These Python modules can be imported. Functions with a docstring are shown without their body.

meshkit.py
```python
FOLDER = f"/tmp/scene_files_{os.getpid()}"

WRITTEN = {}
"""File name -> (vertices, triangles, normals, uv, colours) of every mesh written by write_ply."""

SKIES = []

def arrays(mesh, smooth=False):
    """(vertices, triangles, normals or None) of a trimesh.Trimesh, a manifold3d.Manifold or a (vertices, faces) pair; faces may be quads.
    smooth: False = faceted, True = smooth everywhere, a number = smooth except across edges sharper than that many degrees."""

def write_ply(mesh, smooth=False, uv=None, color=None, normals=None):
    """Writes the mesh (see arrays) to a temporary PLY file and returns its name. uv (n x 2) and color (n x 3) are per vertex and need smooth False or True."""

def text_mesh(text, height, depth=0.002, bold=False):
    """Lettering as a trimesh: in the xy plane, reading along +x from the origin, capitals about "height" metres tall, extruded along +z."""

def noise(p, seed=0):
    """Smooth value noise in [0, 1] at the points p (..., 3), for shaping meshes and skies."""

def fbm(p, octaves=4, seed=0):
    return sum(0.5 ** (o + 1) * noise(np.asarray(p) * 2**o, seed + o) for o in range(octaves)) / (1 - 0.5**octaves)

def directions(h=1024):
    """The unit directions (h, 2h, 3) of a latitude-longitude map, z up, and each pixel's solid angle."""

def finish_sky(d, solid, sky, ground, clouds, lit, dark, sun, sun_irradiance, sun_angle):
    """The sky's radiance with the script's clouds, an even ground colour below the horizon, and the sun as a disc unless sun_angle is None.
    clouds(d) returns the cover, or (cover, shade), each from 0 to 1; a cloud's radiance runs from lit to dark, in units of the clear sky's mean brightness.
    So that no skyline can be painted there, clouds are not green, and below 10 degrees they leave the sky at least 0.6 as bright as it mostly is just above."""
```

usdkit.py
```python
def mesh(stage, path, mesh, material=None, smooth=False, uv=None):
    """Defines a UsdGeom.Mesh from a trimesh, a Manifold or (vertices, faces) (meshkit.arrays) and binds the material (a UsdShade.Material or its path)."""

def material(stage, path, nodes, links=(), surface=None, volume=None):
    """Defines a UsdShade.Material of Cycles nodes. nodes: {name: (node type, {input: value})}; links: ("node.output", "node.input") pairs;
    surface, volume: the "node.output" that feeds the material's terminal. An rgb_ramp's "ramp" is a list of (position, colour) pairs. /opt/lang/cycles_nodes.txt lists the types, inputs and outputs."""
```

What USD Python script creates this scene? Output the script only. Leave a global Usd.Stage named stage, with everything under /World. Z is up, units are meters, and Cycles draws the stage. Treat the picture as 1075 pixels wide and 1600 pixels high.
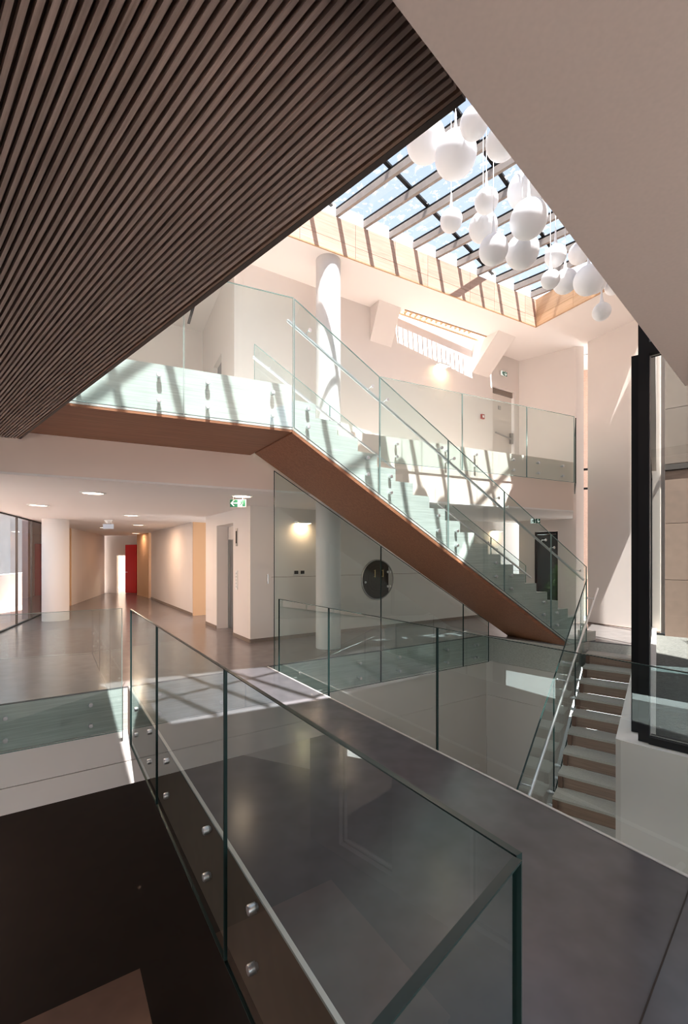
import math, random
import numpy as np
import trimesh
import shapely
import shapely.affinity
from shapely.geometry import Polygon, LineString, Point, box as sbox
from shapely.ops import split as ssplit
import usdkit, meshkit
from pxr import Usd, UsdGeom, UsdLux, UsdShade, Gf, Sdf

random.seed(7)
rng = np.random.default_rng(7)
stage = Usd.Stage.CreateInMemory()
UsdGeom.SetStageUpAxis(stage, 'Z')
UsdGeom.SetStageMetersPerUnit(stage, 1.0)
UsdGeom.Xform.Define(stage, '/World')
stage.DefinePrim('/World/Looks', 'Scope')

# ------------------------------------------------------------------ camera
EYE = 1.7
FPX = 702.0                                   # focal length in pixels of the 1075 x 1600 frame
cam = UsdGeom.Camera.Define(stage, '/World/camera')
HAP = 24.0
cam.CreateHorizontalApertureAttr(HAP)
cam.CreateVerticalApertureAttr(HAP * 1600 / 1075)
cam.CreateFocalLengthAttr(FPX * HAP / 1075)
cam.CreateVerticalApertureOffsetAttr(71.0 * HAP / 1075)
cam.CreateClippingRangeAttr((0.05, 500.0))
cam.CreateFStopAttr(0.0)
cam.AddTranslateOp().Set((0, 0, EYE))
cam.AddRotateXOp().Set(90.0)
cam.CreateExposureAttr(1.4)

# ------------------------------------------------------------------ sun and sky
SUN = np.array([-0.15, 0.43, -1.0]); SUN /= np.linalg.norm(SUN)
sun = UsdLux.DistantLight.Define(stage, '/World/sun')
sun.CreateIntensityAttr(3.3)
sun.CreateAngleAttr(0.53)
sun.CreateNormalizeAttr(True)
sun.CreateColorAttr((1.0, 0.96, 0.91))
zx = -SUN
xx = np.cross([0, 0, 1.0], zx); xx /= np.linalg.norm(xx)
yx = np.cross(zx, xx)
sun.AddTransformOp().Set(Gf.Matrix4d(*[float(v) for v in (*xx, 0, *yx, 0, *zx, 0, 0, 0, 0, 1)]))
sky = UsdLux.DomeLight.Define(stage, '/World/sky')
sky.CreateIntensityAttr(1.0)
SKYK = 1.10
skym = usdkit.material(stage, '/World/Looks/sky_gradient', {'g': ('texture_coordinate', {}), 's': ('separate_xyz', {}),
    'r': ('rgb_ramp', {'ramp': [(0.0, (1.75, 1.72, 1.68)), (0.15, (1.45, 1.48, 1.52)), (0.35, (0.78, 0.90, 1.08)), (0.7, (0.54, 0.65, 0.84)), (1.0, (0.45, 0.56, 0.76))]}),
    'b': ('background_shader', {'strength': SKYK})}, [('g.generated', 's.vector'), ('s.z', 'r.fac'), ('r.color', 'b.color')], surface='b.background')
UsdShade.MaterialBindingAPI.Apply(sky.GetPrim()).Bind(skym)

# ------------------------------------------------------------------ materials
def mat(name, color, rough=0.6, metallic=0.0, spec=0.5, noise=None, bump=None, emit=None, coat=0.0):
    """noise: (scale, amount); bump: (scale, distance)"""
    n = {'p': ('principled_bsdf', {'base_color': color, 'roughness': rough, 'metallic': metallic, 'specular_ior_level': spec, 'coat_weight': coat})}
    l = []
    if emit:
        n['p'][1].update({'emission_color': emit[0], 'emission_strength': emit[1]})
    if noise or bump:
        n['g'] = ('geometry', {})
    if noise:
        sc, am = noise
        n['nz'] = ('noise_texture', {'scale': sc, 'detail': 4.0})
        n['rp'] = ('rgb_ramp', {'ramp': [(0.25, tuple(c * (1 - am) for c in color)), (0.75, tuple(min(1, c * (1 + am)) for c in color))]})
        l += [('g.position', 'nz.vector'), ('nz.fac', 'rp.fac'), ('rp.color', 'p.base_color')]
    if bump:
        n['nb'] = ('noise_texture', {'scale': bump[0], 'detail': 3.0})
        n['b'] = ('bump', {'strength': 1.0, 'distance': bump[1]})
        l += [('g.position', 'nb.vector'), ('nb.fac', 'b.height'), ('b.normal', 'p.normal')]
    return usdkit.material(stage, '/World/Looks/' + name, n, l, surface='p.BSDF')

def grain(name, c1, c2, az, scale=(2.0, 60.0, 60.0), rough=0.55, spec=0.4, seed=0.0):
    """wood or board-marked concrete: noise stretched along the horizontal direction of azimuth az (degrees from +y)"""
    n = {'g': ('geometry', {}), 'r': ('vector_rotate', {'rotate_type': 'z_axis', 'angle': math.radians(az - 90.0)}),
         'm': ('mapping', {'scale': scale, 'location': (seed, seed * 1.7, seed * 0.3)}),
         'n': ('noise_texture', {'scale': 1.0, 'detail': 5.0, 'roughness': 0.6, 'distortion': 0.3}),
         'rp': ('rgb_ramp', {'ramp': [(0.3, c1), (0.7, c2)]}),
         'p': ('principled_bsdf', {'roughness': rough, 'specular_ior_level': spec})}
    l = [('g.position', 'r.vector'), ('r.vector', 'm.vector'), ('m.vector', 'n.vector'), ('n.fac', 'rp.fac'), ('rp.color', 'p.base_color')]
    return usdkit.material(stage, '/World/Looks/' + name, n, l, surface='p.BSDF')

def glassmat(name, tint, r0=0.07, gloss=0.0, dirt=None):
    n = {'lw': ('layer_weight', {'blend': 0.5}),
         'pw': ('math', {'math_type': 'power', 'value2': 5.0}),
         'ml': ('math', {'math_type': 'multiply_add', 'value2': 1.0 - r0, 'value3': r0}),
         't': ('transparent_bsdf', {'color': tint}),
         'gl': ('glossy_bsdf', {'color': (0.95, 1.0, 0.99), 'roughness': gloss}),
         'mx': ('mix_closure', {})}
    l = [('lw.facing', 'pw.value1'), ('pw.value', 'ml.value1'), ('ml.value', 'mx.fac'), ('t.BSDF', 'mx.closure1'), ('gl.BSDF', 'mx.closure2')]
    out = 'mx.closure'
    if dirt:
        n.update({'g': ('geometry', {}), 'nz': ('noise_texture', {'scale': dirt[0], 'detail': 6.0, 'roughness': 0.65}),
                  'mr': ('map_range', {'from_min': 0.56, 'from_max': 0.72, 'to_min': 0.0, 'to_max': dirt[1], 'clamp': True}),
                  'd': ('translucent_bsdf', {'color': (0.9, 0.9, 0.9)}), 'm2': ('mix_closure', {})})
        l += [('g.position', 'nz.vector'), ('nz.fac', 'mr.value'), ('mr.result', 'm2.fac'), ('mx.closure', 'm2.closure1'), ('d.BSDF', 'm2.closure2')]
        out = 'm2.closure'
    return usdkit.material(stage, '/World/Looks/' + name, n, l, surface=out)

M = {}
M['wall'] = mat('wall_paint', (0.80, 0.735, 0.695), 0.7, noise=(1.5, 0.015))
M['fascia'] = mat('fascia_paint', (0.84, 0.69, 0.605), 0.75)
M['ceil'] = mat('ceiling_paint', (0.86, 0.80, 0.765), 0.75)
M['beige'] = mat('beige_plaster', (0.72, 0.595, 0.525), 0.8, noise=(60, 0.03))
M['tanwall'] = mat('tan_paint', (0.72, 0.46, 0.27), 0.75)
M['floor'] = mat('grey_linoleum', (0.088, 0.083, 0.091), 0.2, noise=(5, 0.16), spec=0.5)
M['hallfloor'] = mat('brown_grey_linoleum', (0.172, 0.156, 0.158), 0.2, noise=(5, 0.14), spec=0.5)
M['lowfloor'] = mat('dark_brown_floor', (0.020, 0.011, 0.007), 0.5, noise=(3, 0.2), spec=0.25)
M['skirt'] = mat('skirting', (0.23, 0.18, 0.15), 0.5)
M['conc'] = grain('board_marked_concrete', (0.47, 0.465, 0.43), (0.66, 0.65, 0.61), 57.5, (1.5, 25, 70), 0.6)
M['concL'] = grain('board_marked_landing', (0.47, 0.465, 0.43), (0.66, 0.65, 0.61), 65.7, (1.5, 25, 70), 0.6)
M['woodsoff'] = grain('red_brown_wood', (0.25, 0.100, 0.050), (0.40, 0.175, 0.095), 57.5, (1.2, 40, 60), 0.45)
M['woodsoffL'] = grain('red_brown_wood_landing', (0.25, 0.100, 0.050), (0.40, 0.175, 0.095), 65.7, (1.2, 40, 60), 0.45)
M['riser'] = grain('stair_riser_wood', (0.25, 0.155, 0.115), (0.37, 0.24, 0.18), 126.5, (2, 40, 60), 0.5)
M['tread'] = mat('stone_tread', (0.50, 0.46, 0.42), 0.5, noise=(40, 0.08))
SL = [grain('slat_wood_%s' % 'abcd'[i], tuple(c * f for c in (0.31, 0.225, 0.19)), tuple(c * f for c in (0.52, 0.40, 0.345)), -46.5, (2.5, 70, 70), 0.5, seed=i * 3.1) for i, f in enumerate((1.0, 0.9, 1.1, 0.97))]
M['trimdark'] = mat('dark_trim', (0.075, 0.055, 0.045), 0.5)
M['trimwood'] = mat('trim_wood', (0.33, 0.21, 0.15), 0.5)
M['slatback'] = mat('slat_backing', (0.10, 0.068, 0.055), 0.8)
M['void'] = mat('dark_backing', (0.03, 0.022, 0.018), 0.9)
M['ply'] = [grain('curb_wood_%s' % 'abc'[i], tuple(c * f for c in (0.50, 0.315, 0.235)), tuple(c * f for c in (0.62, 0.43, 0.34)), 61.1, (1.5, 30, 40), 0.6, seed=i * 2.3) for i, f in enumerate((1.0, 0.94, 1.05))]
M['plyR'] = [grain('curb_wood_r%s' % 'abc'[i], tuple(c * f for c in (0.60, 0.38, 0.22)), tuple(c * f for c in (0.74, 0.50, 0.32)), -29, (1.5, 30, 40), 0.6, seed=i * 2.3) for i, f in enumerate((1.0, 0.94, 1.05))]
M['beam'] = mat('beam_wood', (0.52, 0.31, 0.17), 0.55, noise=(20, 0.12))
M['rafter'] = mat('rafter_grey', (0.28, 0.24, 0.215), 0.5, noise=(10, 0.1))
M['black'] = mat('black_metal', (0.010, 0.010, 0.011), 0.5, spec=0.2)
M['mullion'] = mat('brown_mullion', (0.10, 0.07, 0.055), 0.5)
M['steel'] = mat('brushed_steel', (0.80, 0.80, 0.82), 0.33, metallic=1.0)
M['steelm'] = mat('matt_steel', (0.45, 0.44, 0.43), 0.4, metallic=1.0)
M['alu'] = mat('edge_metal', (0.62, 0.60, 0.58), 0.4, metallic=0.3)
M['glass'] = glassmat('balustrade_glass', (0.83, 0.93, 0.925), 0.10)
M['gedge'] = mat('glass_edge', (0.016, 0.036, 0.034), 0.3, spec=0.25)
M['gedge2'] = mat('glass_edge_pale', (0.24, 0.33, 0.31), 0.2, spec=0.5)
M['pane'] = glassmat('window_glass', (0.90, 0.93, 0.93), 0.075)
M['tinted'] = glassmat('tinted_glass', (0.50, 0.52, 0.50), 0.09)
M['skyglass'] = glassmat('skylight_glass', (0.43, 0.445, 0.46), 0.06, dirt=(7.0, 0.25))
M['globe'] = mat('opal_white', (0.86, 0.86, 0.88), 0.45)
M['cord'] = mat('white_cord', (0.80, 0.80, 0.80), 0.5)
M['green'] = mat('sign_green', (0.01, 0.13, 0.075), 0.4)
M['signwhite'] = mat('sign_white', (0.85, 0.88, 0.86), 0.4, emit=((0.85, 1.0, 0.93), 0.25))
M['red'] = mat('red_paint', (0.62, 0.012, 0.015), 0.45)
M['white'] = mat('white_plastic', (0.82, 0.81, 0.79), 0.4)
M['bluegrey'] = mat('blue_grey_plastic', (0.42, 0.50, 0.62), 0.4)
M['darkred'] = mat('dark_red_plastic', (0.33, 0.05, 0.045), 0.4)
M['lampglow'] = mat('lamp_glow', (1, 0.8, 0.6), 0.5, emit=((1.0, 0.70, 0.42), 7.0))
M['downglow'] = mat('downlight_glow', (1, 0.9, 0.8), 0.5, emit=((1.0, 0.76, 0.58), 1.6))
M['column'] = mat('column_paint', (0.66, 0.635, 0.625), 0.6)
M['doorgrey'] = mat('door_grey', (0.20, 0.20, 0.21), 0.5)
M['doorpaint'] = mat('door_paint', (0.70, 0.63, 0.58), 0.5)
M['facade'] = mat('facade_grey', (0.085, 0.075, 0.078), 0.6, noise=(2, 0.2))
M['louver'] = mat('louver_dark', (0.035, 0.03, 0.028), 0.6)
M['terrace'] = mat('terrace_stone', (0.62, 0.43, 0.35), 0.8, noise=(4, 0.1))
M['parapet'] = mat('white_render', (0.86, 0.84, 0.82), 0.8)
M['tanpanel'] = [mat('tan_panel_%s' % 'abc'[i], tuple(c * f for c in (0.22, 0.155, 0.125)), 0.7, noise=(6, 0.08)) for i, f in enumerate((1, 0.93, 1.06))]
M['brownpanel'] = mat('brown_panel', (0.12, 0.095, 0.08), 0.7, noise=(6, 0.08))
M['gravel'] = mat('gravel', (0.13, 0.13, 0.125), 0.9, noise=(25, 0.35), bump=(30, 0.03))
M['rock'] = mat('rock', (0.20, 0.20, 0.19), 0.85, noise=(9, 0.3))
M['plinth'] = mat('brown_plinth', (0.17, 0.085, 0.055), 0.6, noise=(6, 0.1))
M['bark'] = mat('bark', (0.14, 0.10, 0.075), 0.9)
M['porthole'] = mat('porthole_glass', (0.02, 0.025, 0.025), 0.2, spec=0.35)
M['brass'] = mat('brass', (0.62, 0.45, 0.22), 0.35, metallic=1.0)
def leafmat(name, c):
    return usdkit.material(stage, '/World/Looks/' + name, {'d': ('diffuse_bsdf', {'color': c}), 't': ('translucent_bsdf', {'color': tuple(x * 1.1 for x in c)}), 'm': ('mix_closure', {'fac': 0.35})},
                           [('d.BSDF', 'm.closure1'), ('t.BSDF', 'm.closure2')], surface='m.closure')
M['leaf'] = leafmat('leaf_green', (0.10, 0.19, 0.05)); M['leaf2'] = leafmat('leaf_red', (0.30, 0.10, 0.07))

# ------------------------------------------------------------------ scene-graph helpers
used = {}
def numbered(parent, name):
    k = used.get((parent, name), 0); used[(parent, name)] = k + 1
    return name if k == 0 else '%s_%03d' % (name, k)
def _p(o):
    return '/World' if o is None else (o if isinstance(o, str) else str(o.GetPath()))
def obj(name, mesh, material, parent=None, smooth=False, label=None):
    par = _p(parent)
    path = par + '/' + numbered(par, name)
    m = usdkit.mesh(stage, path, mesh, material, smooth=smooth)
    if label: m.GetPrim().SetCustomDataByKey('label', label)
    return m.GetPrim()
def tag(o, label, cat, group=None, kind=None):
    o.SetCustomDataByKey('label', label); o.SetCustomDataByKey('category', cat)
    if group: o.SetCustomDataByKey('group', group)
    if kind: o.SetCustomDataByKey('kind', kind)
    return o
def thing(name, label, cat, loc=(0, 0, 0), group=None, kind=None):
    x = UsdGeom.Xform.Define(stage, '/World/' + numbered('/World', name))
    x.AddTranslateOp().Set(Gf.Vec3d(*map(float, loc)))
    return tag(x.GetPrim(), label, cat, group, kind)
def struct(name, mesh, material, label, cat, smooth=False):
    o = obj(name, mesh, material, None, smooth)
    return tag(o, label, cat, kind='structure')
def cat(ms): return trimesh.util.concatenate(ms)
def off(loc):                                    # meshes are made in world coordinates; a thing at loc takes them shifted
    loc = np.asarray(loc, float)
    def f(m):
        m = m.copy(); m.apply_translation(-loc); return m
    return f
# ------------------------------------------------------------------ geometry helpers
def V(*a): return np.array(a, float)
def azd(a): a = math.radians(a); return V(math.sin(a), math.cos(a))
def right(d): return V(d[1], -d[0])             # horizontal direction to the right of d
def prism(poly, z0, z1):
    poly = poly if hasattr(poly, 'geom_type') else Polygon([tuple(p) for p in poly])
    if not poly.is_valid: poly = poly.buffer(0)
    parts = getattr(poly, 'geoms', [poly])
    m = cat([trimesh.creation.extrude_polygon(shapely.geometry.polygon.orient(g), z1 - z0, engine='earcut') for g in parts])
    m.apply_translation((0, 0, z0)); return m
def frame(p, d, n=None):
    """4x4: local x along horizontal d, local y up, local z along n (horizontal normal), origin p (x, y)"""
    d = d / np.linalg.norm(d); n = right(d) if n is None else n
    T = np.eye(4); T[:2, 0] = d; T[2, 1] = 1; T[2, 0] = 0; T[1, 1] = 0; T[0, 1] = 0; T[:3, 2] = [n[0], n[1], 0]; T[:3, 3] = [p[0], p[1], 0]
    return T
def vplate(p, d, poly, t0, t1):
    """polygon in (s, z) on the vertical plane through p along d, extruded from t0 to t1 along the right-hand normal"""
    poly = poly if hasattr(poly, 'geom_type') else Polygon([tuple(q) for q in poly])
    parts = getattr(poly, 'geoms', [poly])
    m = cat([trimesh.creation.extrude_polygon(shapely.geometry.polygon.orient(g), t1 - t0, engine='earcut') for g in parts])
    m.apply_translation((0, 0, t0)); m.apply_transform(frame(p, d)); m.fix_normals() if False else None
    return m
def wallseg(p, q, z0, z1, th=0.15, side=-1, holes=()):
    """wall whose visible face runs p->q; thickness on the left (side=-1) or right (side=1); holes: (s0,s1,z0,z1)"""
    p, q = V(*p), V(*q); d = q - p; L = np.linalg.norm(d); d /= L
    poly = sbox(0, z0, L, z1)
    for h in holes: poly = poly.difference(sbox(h[0], h[2], h[1], h[3]))
    return vplate(p, d, poly, 0, th) if side > 0 else vplate(p, d, poly, -th, 0)
def bxd(c, d, lx, ly, lz):
    """box of length lx along horizontal d, ly across, lz high, centred at c"""
    m = trimesh.creation.box((lx, ly, lz)); T = np.eye(4); d = d / np.linalg.norm(d)
    T[:2, 0] = d; T[:2, 1] = (-d[1], d[0]); T[:3, 3] = c; m.apply_transform(T); return m
def rod(a, b, r, n=12, caps=True):
    a, b = np.asarray(a, float), np.asarray(b, float)
    return trimesh.creation.cylinder(r, segment=[a, b], sections=n)
def lathe(profile, n=32):
    return trimesh.creation.revolve(np.array(profile, float), sections=n)
def bar(a, b, w, h):
    """square bar from a to b (3-D), w wide horizontally, h high"""
    a, b = np.asarray(a, float), np.asarray(b, float); x = b - a; L = np.linalg.norm(x); x /= L
    y = np.cross([0, 0, 1.0], x); y /= np.linalg.norm(y); z = np.cross(x, y)
    m = trimesh.creation.box((L, w, h)); T = np.eye(4); T[:3, 0] = x; T[:3, 1] = y; T[:3, 2] = z; T[:3, 3] = (a + b) / 2
    m.apply_transform(T); return m
def cross(p, d, q, e):
    A = np.array([d, -e]).T; t = np.linalg.solve(A, q - p); return p + d * t[0]

# ------------------------------------------------------------------ the plan (metres; camera over the origin looking along +y; hall floor z = 0)
D1 = V(-0.549, 0.836); P1 = V(0.836, 0.549)      # corridor and bridge direction, and its right-hand normal
D2 = V(0.837, 0.547); D2 /= np.linalg.norm(D2)   # hall edge
D3 = V(-0.729, 0.684); D4 = V(0.684, 0.729)      # slats / rafters, and across
U = V(0.8755, 0.483); EE = V(0.483, -0.8755)     # roof curb
Z1, ZS = 3.85, 3.30                              # upper floor, its landing soffit
ZC = 2.73                                        # hall ceiling
ZR, ZG = 7.30, 7.95                              # roof soffit, top of curb
S0 = V(-2.86, 5.94)                              # a point of the hall edge
def Sp(t): return S0 + D2 * t
def br(a, t): return P1 * a + D1 * t             # bridge coordinates: offset a to the right, t along
ST0 = V(-0.644, 5.626); STV = V(0.2776, 0.1729); STR = 0.1747; STN = 22
SD = STV / np.linalg.norm(STV); STT = np.linalg.norm(STV); SF = V(-SD[1], SD[0]); STW = 1.30   # stair direction, going, far side, width
LD = V(0.914, 0.405); LD /= np.linalg.norm(LD)   # landing edge direction
G0 = V(-4.4, 5.45); G1 = V(5.18, 10.15); GD = (G1 - G0) / np.linalg.norm(G1 - G0); GN = V(-GD[1], GD[0])
SC = V(0.395, 1.457)                             # inner corner of the slatted soffit
CW0 = V(-7.8, 10.2); CWD = V(-1.27, 3.36); CWD /= np.linalg.norm(CWD)    # curtain wall line
W0 = V(2.57, 3.95); W2D = azd(35.0); W1D = V(0.707, -0.707)              # corner of the patio glazing, its two directions
WB0 = V(-1.75, 8.60); WBD = azd(58.0)            # upper back wall
LS0 = V(5.0, 9.18); LSD = azd(36.5); LST, LSR = 0.372, 0.195             # lower stair
EL = V(-1.86, 8.92)                              # lift corner
WR0 = V(6.33, 11.67); WRD = V(0.449, -0.893)     # tall white wall

# =================================================================== STRUCTURE
# ---- floors
hall = [Sp(-3.6), Sp(7.15), V(4.25, 8.70), LS0, V(5.66, 8.64), V(6.81, 10.26), V(7.1, 10.2), V(6.5, 11.9), V(6.45, 13.0), V(5.6, 14.2), V(-3.2, 16.5), V(-7.6, 24.5), V(-12.5, 24.5), CW0 + CWD * 6, CW0 - CWD * 6.6]
struct('floor', prism(hall, -0.02, 0.0), M['hallfloor'], 'brown-grey polished hall floor running back into the corridor', 'floor')
bp = Polygon([tuple(q) for q in (Sp(0.0), Sp(1.98), br(2.84, -0.25), V(6.2, 0.1), V(6.2, -4.0), V(-4.3, -4.0), V(-4.1, -3.87), br(0.888, 0.52))])
struct('floor', prism(bp, -0.02, 0.002), M['floor'], 'dark grey linoleum floor of the bridge and near platform', 'floor')
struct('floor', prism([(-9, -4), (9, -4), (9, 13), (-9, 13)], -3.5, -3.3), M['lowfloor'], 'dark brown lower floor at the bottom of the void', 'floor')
# floor seam
sa, sb = V(1000 - 537.5, 702.) / 702. * (1.7 * 702 / 729.), V(1075 - 537.5, 702.) / 702. * (1.7 * 702 / 524.)
struct('trim', cat([bar((*(sa - (sb - sa)), 0.003), (*(sb + (sb - sa) * 1.2), 0.003), 0.006, 0.003)]), M['void'], 'thin black joint line across the platform floor', 'floor joint')
# slabs under the floors
hs = Polygon([tuple(q) for q in hall])
struct('trim', prism(hs.buffer(-0.001), -0.56, -0.021), M['conc'], 'concrete edge slab of the hall floor', 'slab')
struct('trim', prism(bp.buffer(-0.001), -0.60, -0.021), M['plinth'], 'brown clad slab edge of the bridge', 'slab')
# white beam under the hall edge
hb = [Sp(-3.6), Sp(7.15), Sp(7.15) + V(-0.14, 0.2), Sp(-3.6) + V(-0.14, 0.2)]
o = thing('wall_below_hall', 'white panelled wall below the hall floor edge, dark void under it', 'wall', kind='structure')
n2 = V(-D2[1], D2[0])
for t0, t1, z0, z1 in ((-3.6, 1.9, -0.985, -0.565), (-3.6, 1.9, -1.30, -0.995), (1.905, 7.15, -1.30, -0.565), (1.905, 7.15, -3.30, -1.306)):
    obj('wall_panel', prism([Sp(t0), Sp(t1), Sp(t1) + n2 * 0.2, Sp(t0) + n2 * 0.2], z0, z1), M['wall'], o)
e1, e2, e3 = Sp(7.155), V(4.25, 8.70), V(4.93, 9.14)
for p_, q_ in ((e1, e2), (e2, e3)):
    for z0, z1 in ((-1.30, -0.565), (-3.30, -1.306)):
        obj('wall_panel', wallseg(p_, q_, z0, z1, 0.12, -1), M['wall'], o)
obj('joint_backing', prism([Sp(-3.6) + n2 * 0.02, Sp(7.1) + n2 * 0.02, Sp(7.1) + n2 * 0.15, Sp(-3.6) + n2 * 0.15], -0.996, -0.984), M['skirt'], o)
# metal edge strips of the bridge
for a, ta, tb in ((0.888, 0.55, 6.50), (2.84, -0.2, 6.48)):
    struct('trim', bar((*br(a, ta), 0.0), (*br(a, tb), 0.0), 0.022, 0.014), M['alu'], 'pale metal edge strip along the %s side of the bridge floor' % ('left' if a < 1 else 'right'), 'edge strip')

# ---- upper floor: slab behind the gallery line
ga = G0 - GD * 1.3
upper = [ga, G1, V(6.13, 12.05), V(5.2, 13.4), V(5.2, 15), V(-3.2, 16.5), V(-7.6, 24.5), V(-12.5, 24.5), CW0 + CWD * 6, CW0 - CWD * 4.6]
struct('ceiling', prism(upper, ZC, ZC + 0.03), M['ceil'], 'white ceiling of the hall and corridor with round downlights', 'ceiling')
struct('floor', prism(Polygon([tuple(q) for q in upper]), ZC + 0.031, Z1), M['fascia'], 'upper floor slab whose white edge faces the atrium under the gallery glass', 'slab')
# ---- near upper floor, slatted soffit
slat_t = cross(SC, D3, G0, GD)
sl = [SC, slat_t, ga, V(-5.0, 2.4), V(-3.4, -2.0), SC - D4 * 5.2]
backing = Polygon([tuple(q) for q in sl])
ceil_s = thing('ceiling', 'dark wooden slatted soffit filling the upper left, over the void', 'ceiling', kind='structure')
obj('backing_board', prism(backing, 3.213, 3.30), M['slatback'], ceil_s)
pitch = 0.0288
ns = 0
for k in range(66):
    c = SC - D4 * (0.062 + pitch * k)
    line = LineString([tuple(c - D3 * 3), tuple(c + D3 * 12)]).intersection(backing.buffer(-0.004))
    if line.is_empty or line.geom_type != 'LineString': continue
    a, b = np.array(line.coords[0]), np.array(line.coords[-1])
    dz = rng.uniform(-0.0008, 0.0008)
    w = 0.0155
    h = D4 * w / 2
    prof = prism([a - h, b - h, b + h, a + h], 3.18 + dz, 3.2135)
    obj('slat', prof, SL[int(rng.integers(4))], ceil_s)
obj('edge_strip', bar((*(SC - D4 * 0.033), 3.240), (*(slat_t - D4 * 0.033), 3.240), 0.012, 0.115), M['trimwood'], ceil_s, label='lighter brown wooden edge strip')
obj('edge_board', bar((*(SC - D4 * 0.013), 3.24), (*(slat_t - D4 * 0.013), 3.24), 0.026, 0.118), M['trimdark'], ceil_s, label='dark outer edge board')
bc = V(0.12, 1.128); bd = V(2.77, 2.64); bd /= np.linalg.norm(bd)     # edge of the beige soffit
bq = cross(bc, bd, W0 + V(-0.03, -0.03), W1D)
be = [bc - bd * 5.5, bq, V(6.2, bq[1] - (6.2 - bq[0])), V(6.2, -4.0), V(-3.3, -4.0)]
struct('ceiling', prism(be, 3.10, 3.60), M['beige'], 'plain beige plaster soffit filling the upper right corner', 'ceiling')
struct('floor', prism(Polygon([tuple(q) for q in be + [V(-3.3, -2.9)]]).buffer(0), 3.601, Z1), M['wall'], 'upper floor slab over the beige soffit', 'slab')
struct('floor', prism(backing, 3.301, Z1), M['wall'], 'upper floor slab over the slatted soffit', 'slab')

# ---- roof with its two openings
A = V(4.66, 10.92)
Bq = A + EE * 1.75
SKY = Polygon([tuple(q) for q in (A, Bq, V(4.40, 7.70), V(2.75, 4.3), V(1.95, 2.55), V(-2.6, 0.05), A - U * 9.0)])
o2a, o2b = V(1.38, 10.14), V(4.22, 11.70)
wbn = right(WBD)
OP2 = Polygon([tuple(q) for q in (o2a, o2b, cross(o2b, V(-wbn[0], -wbn[1]), WB0, WBD), cross(o2a + V(-0.25, 0.2), V(-wbn[0], -wbn[1]), WB0, WBD))])
roof = Polygon([tuple(q) for q in (V(-9.5, -4.2), V(6.4, -4.2), V(6.4, -0.1), W0 + V(0.1, 0.05), W0 + W2D * 8.2, V(8.2, 10.6), V(8.2, 14.2), V(5.5, 15.5), V(-9.5, 15.5))])
struct('ceiling', prism(roof.difference(SKY).difference(OP2), ZR, 7.45), M['ceil'], 'white roof soffit around the skylight', 'ceiling')

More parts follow.
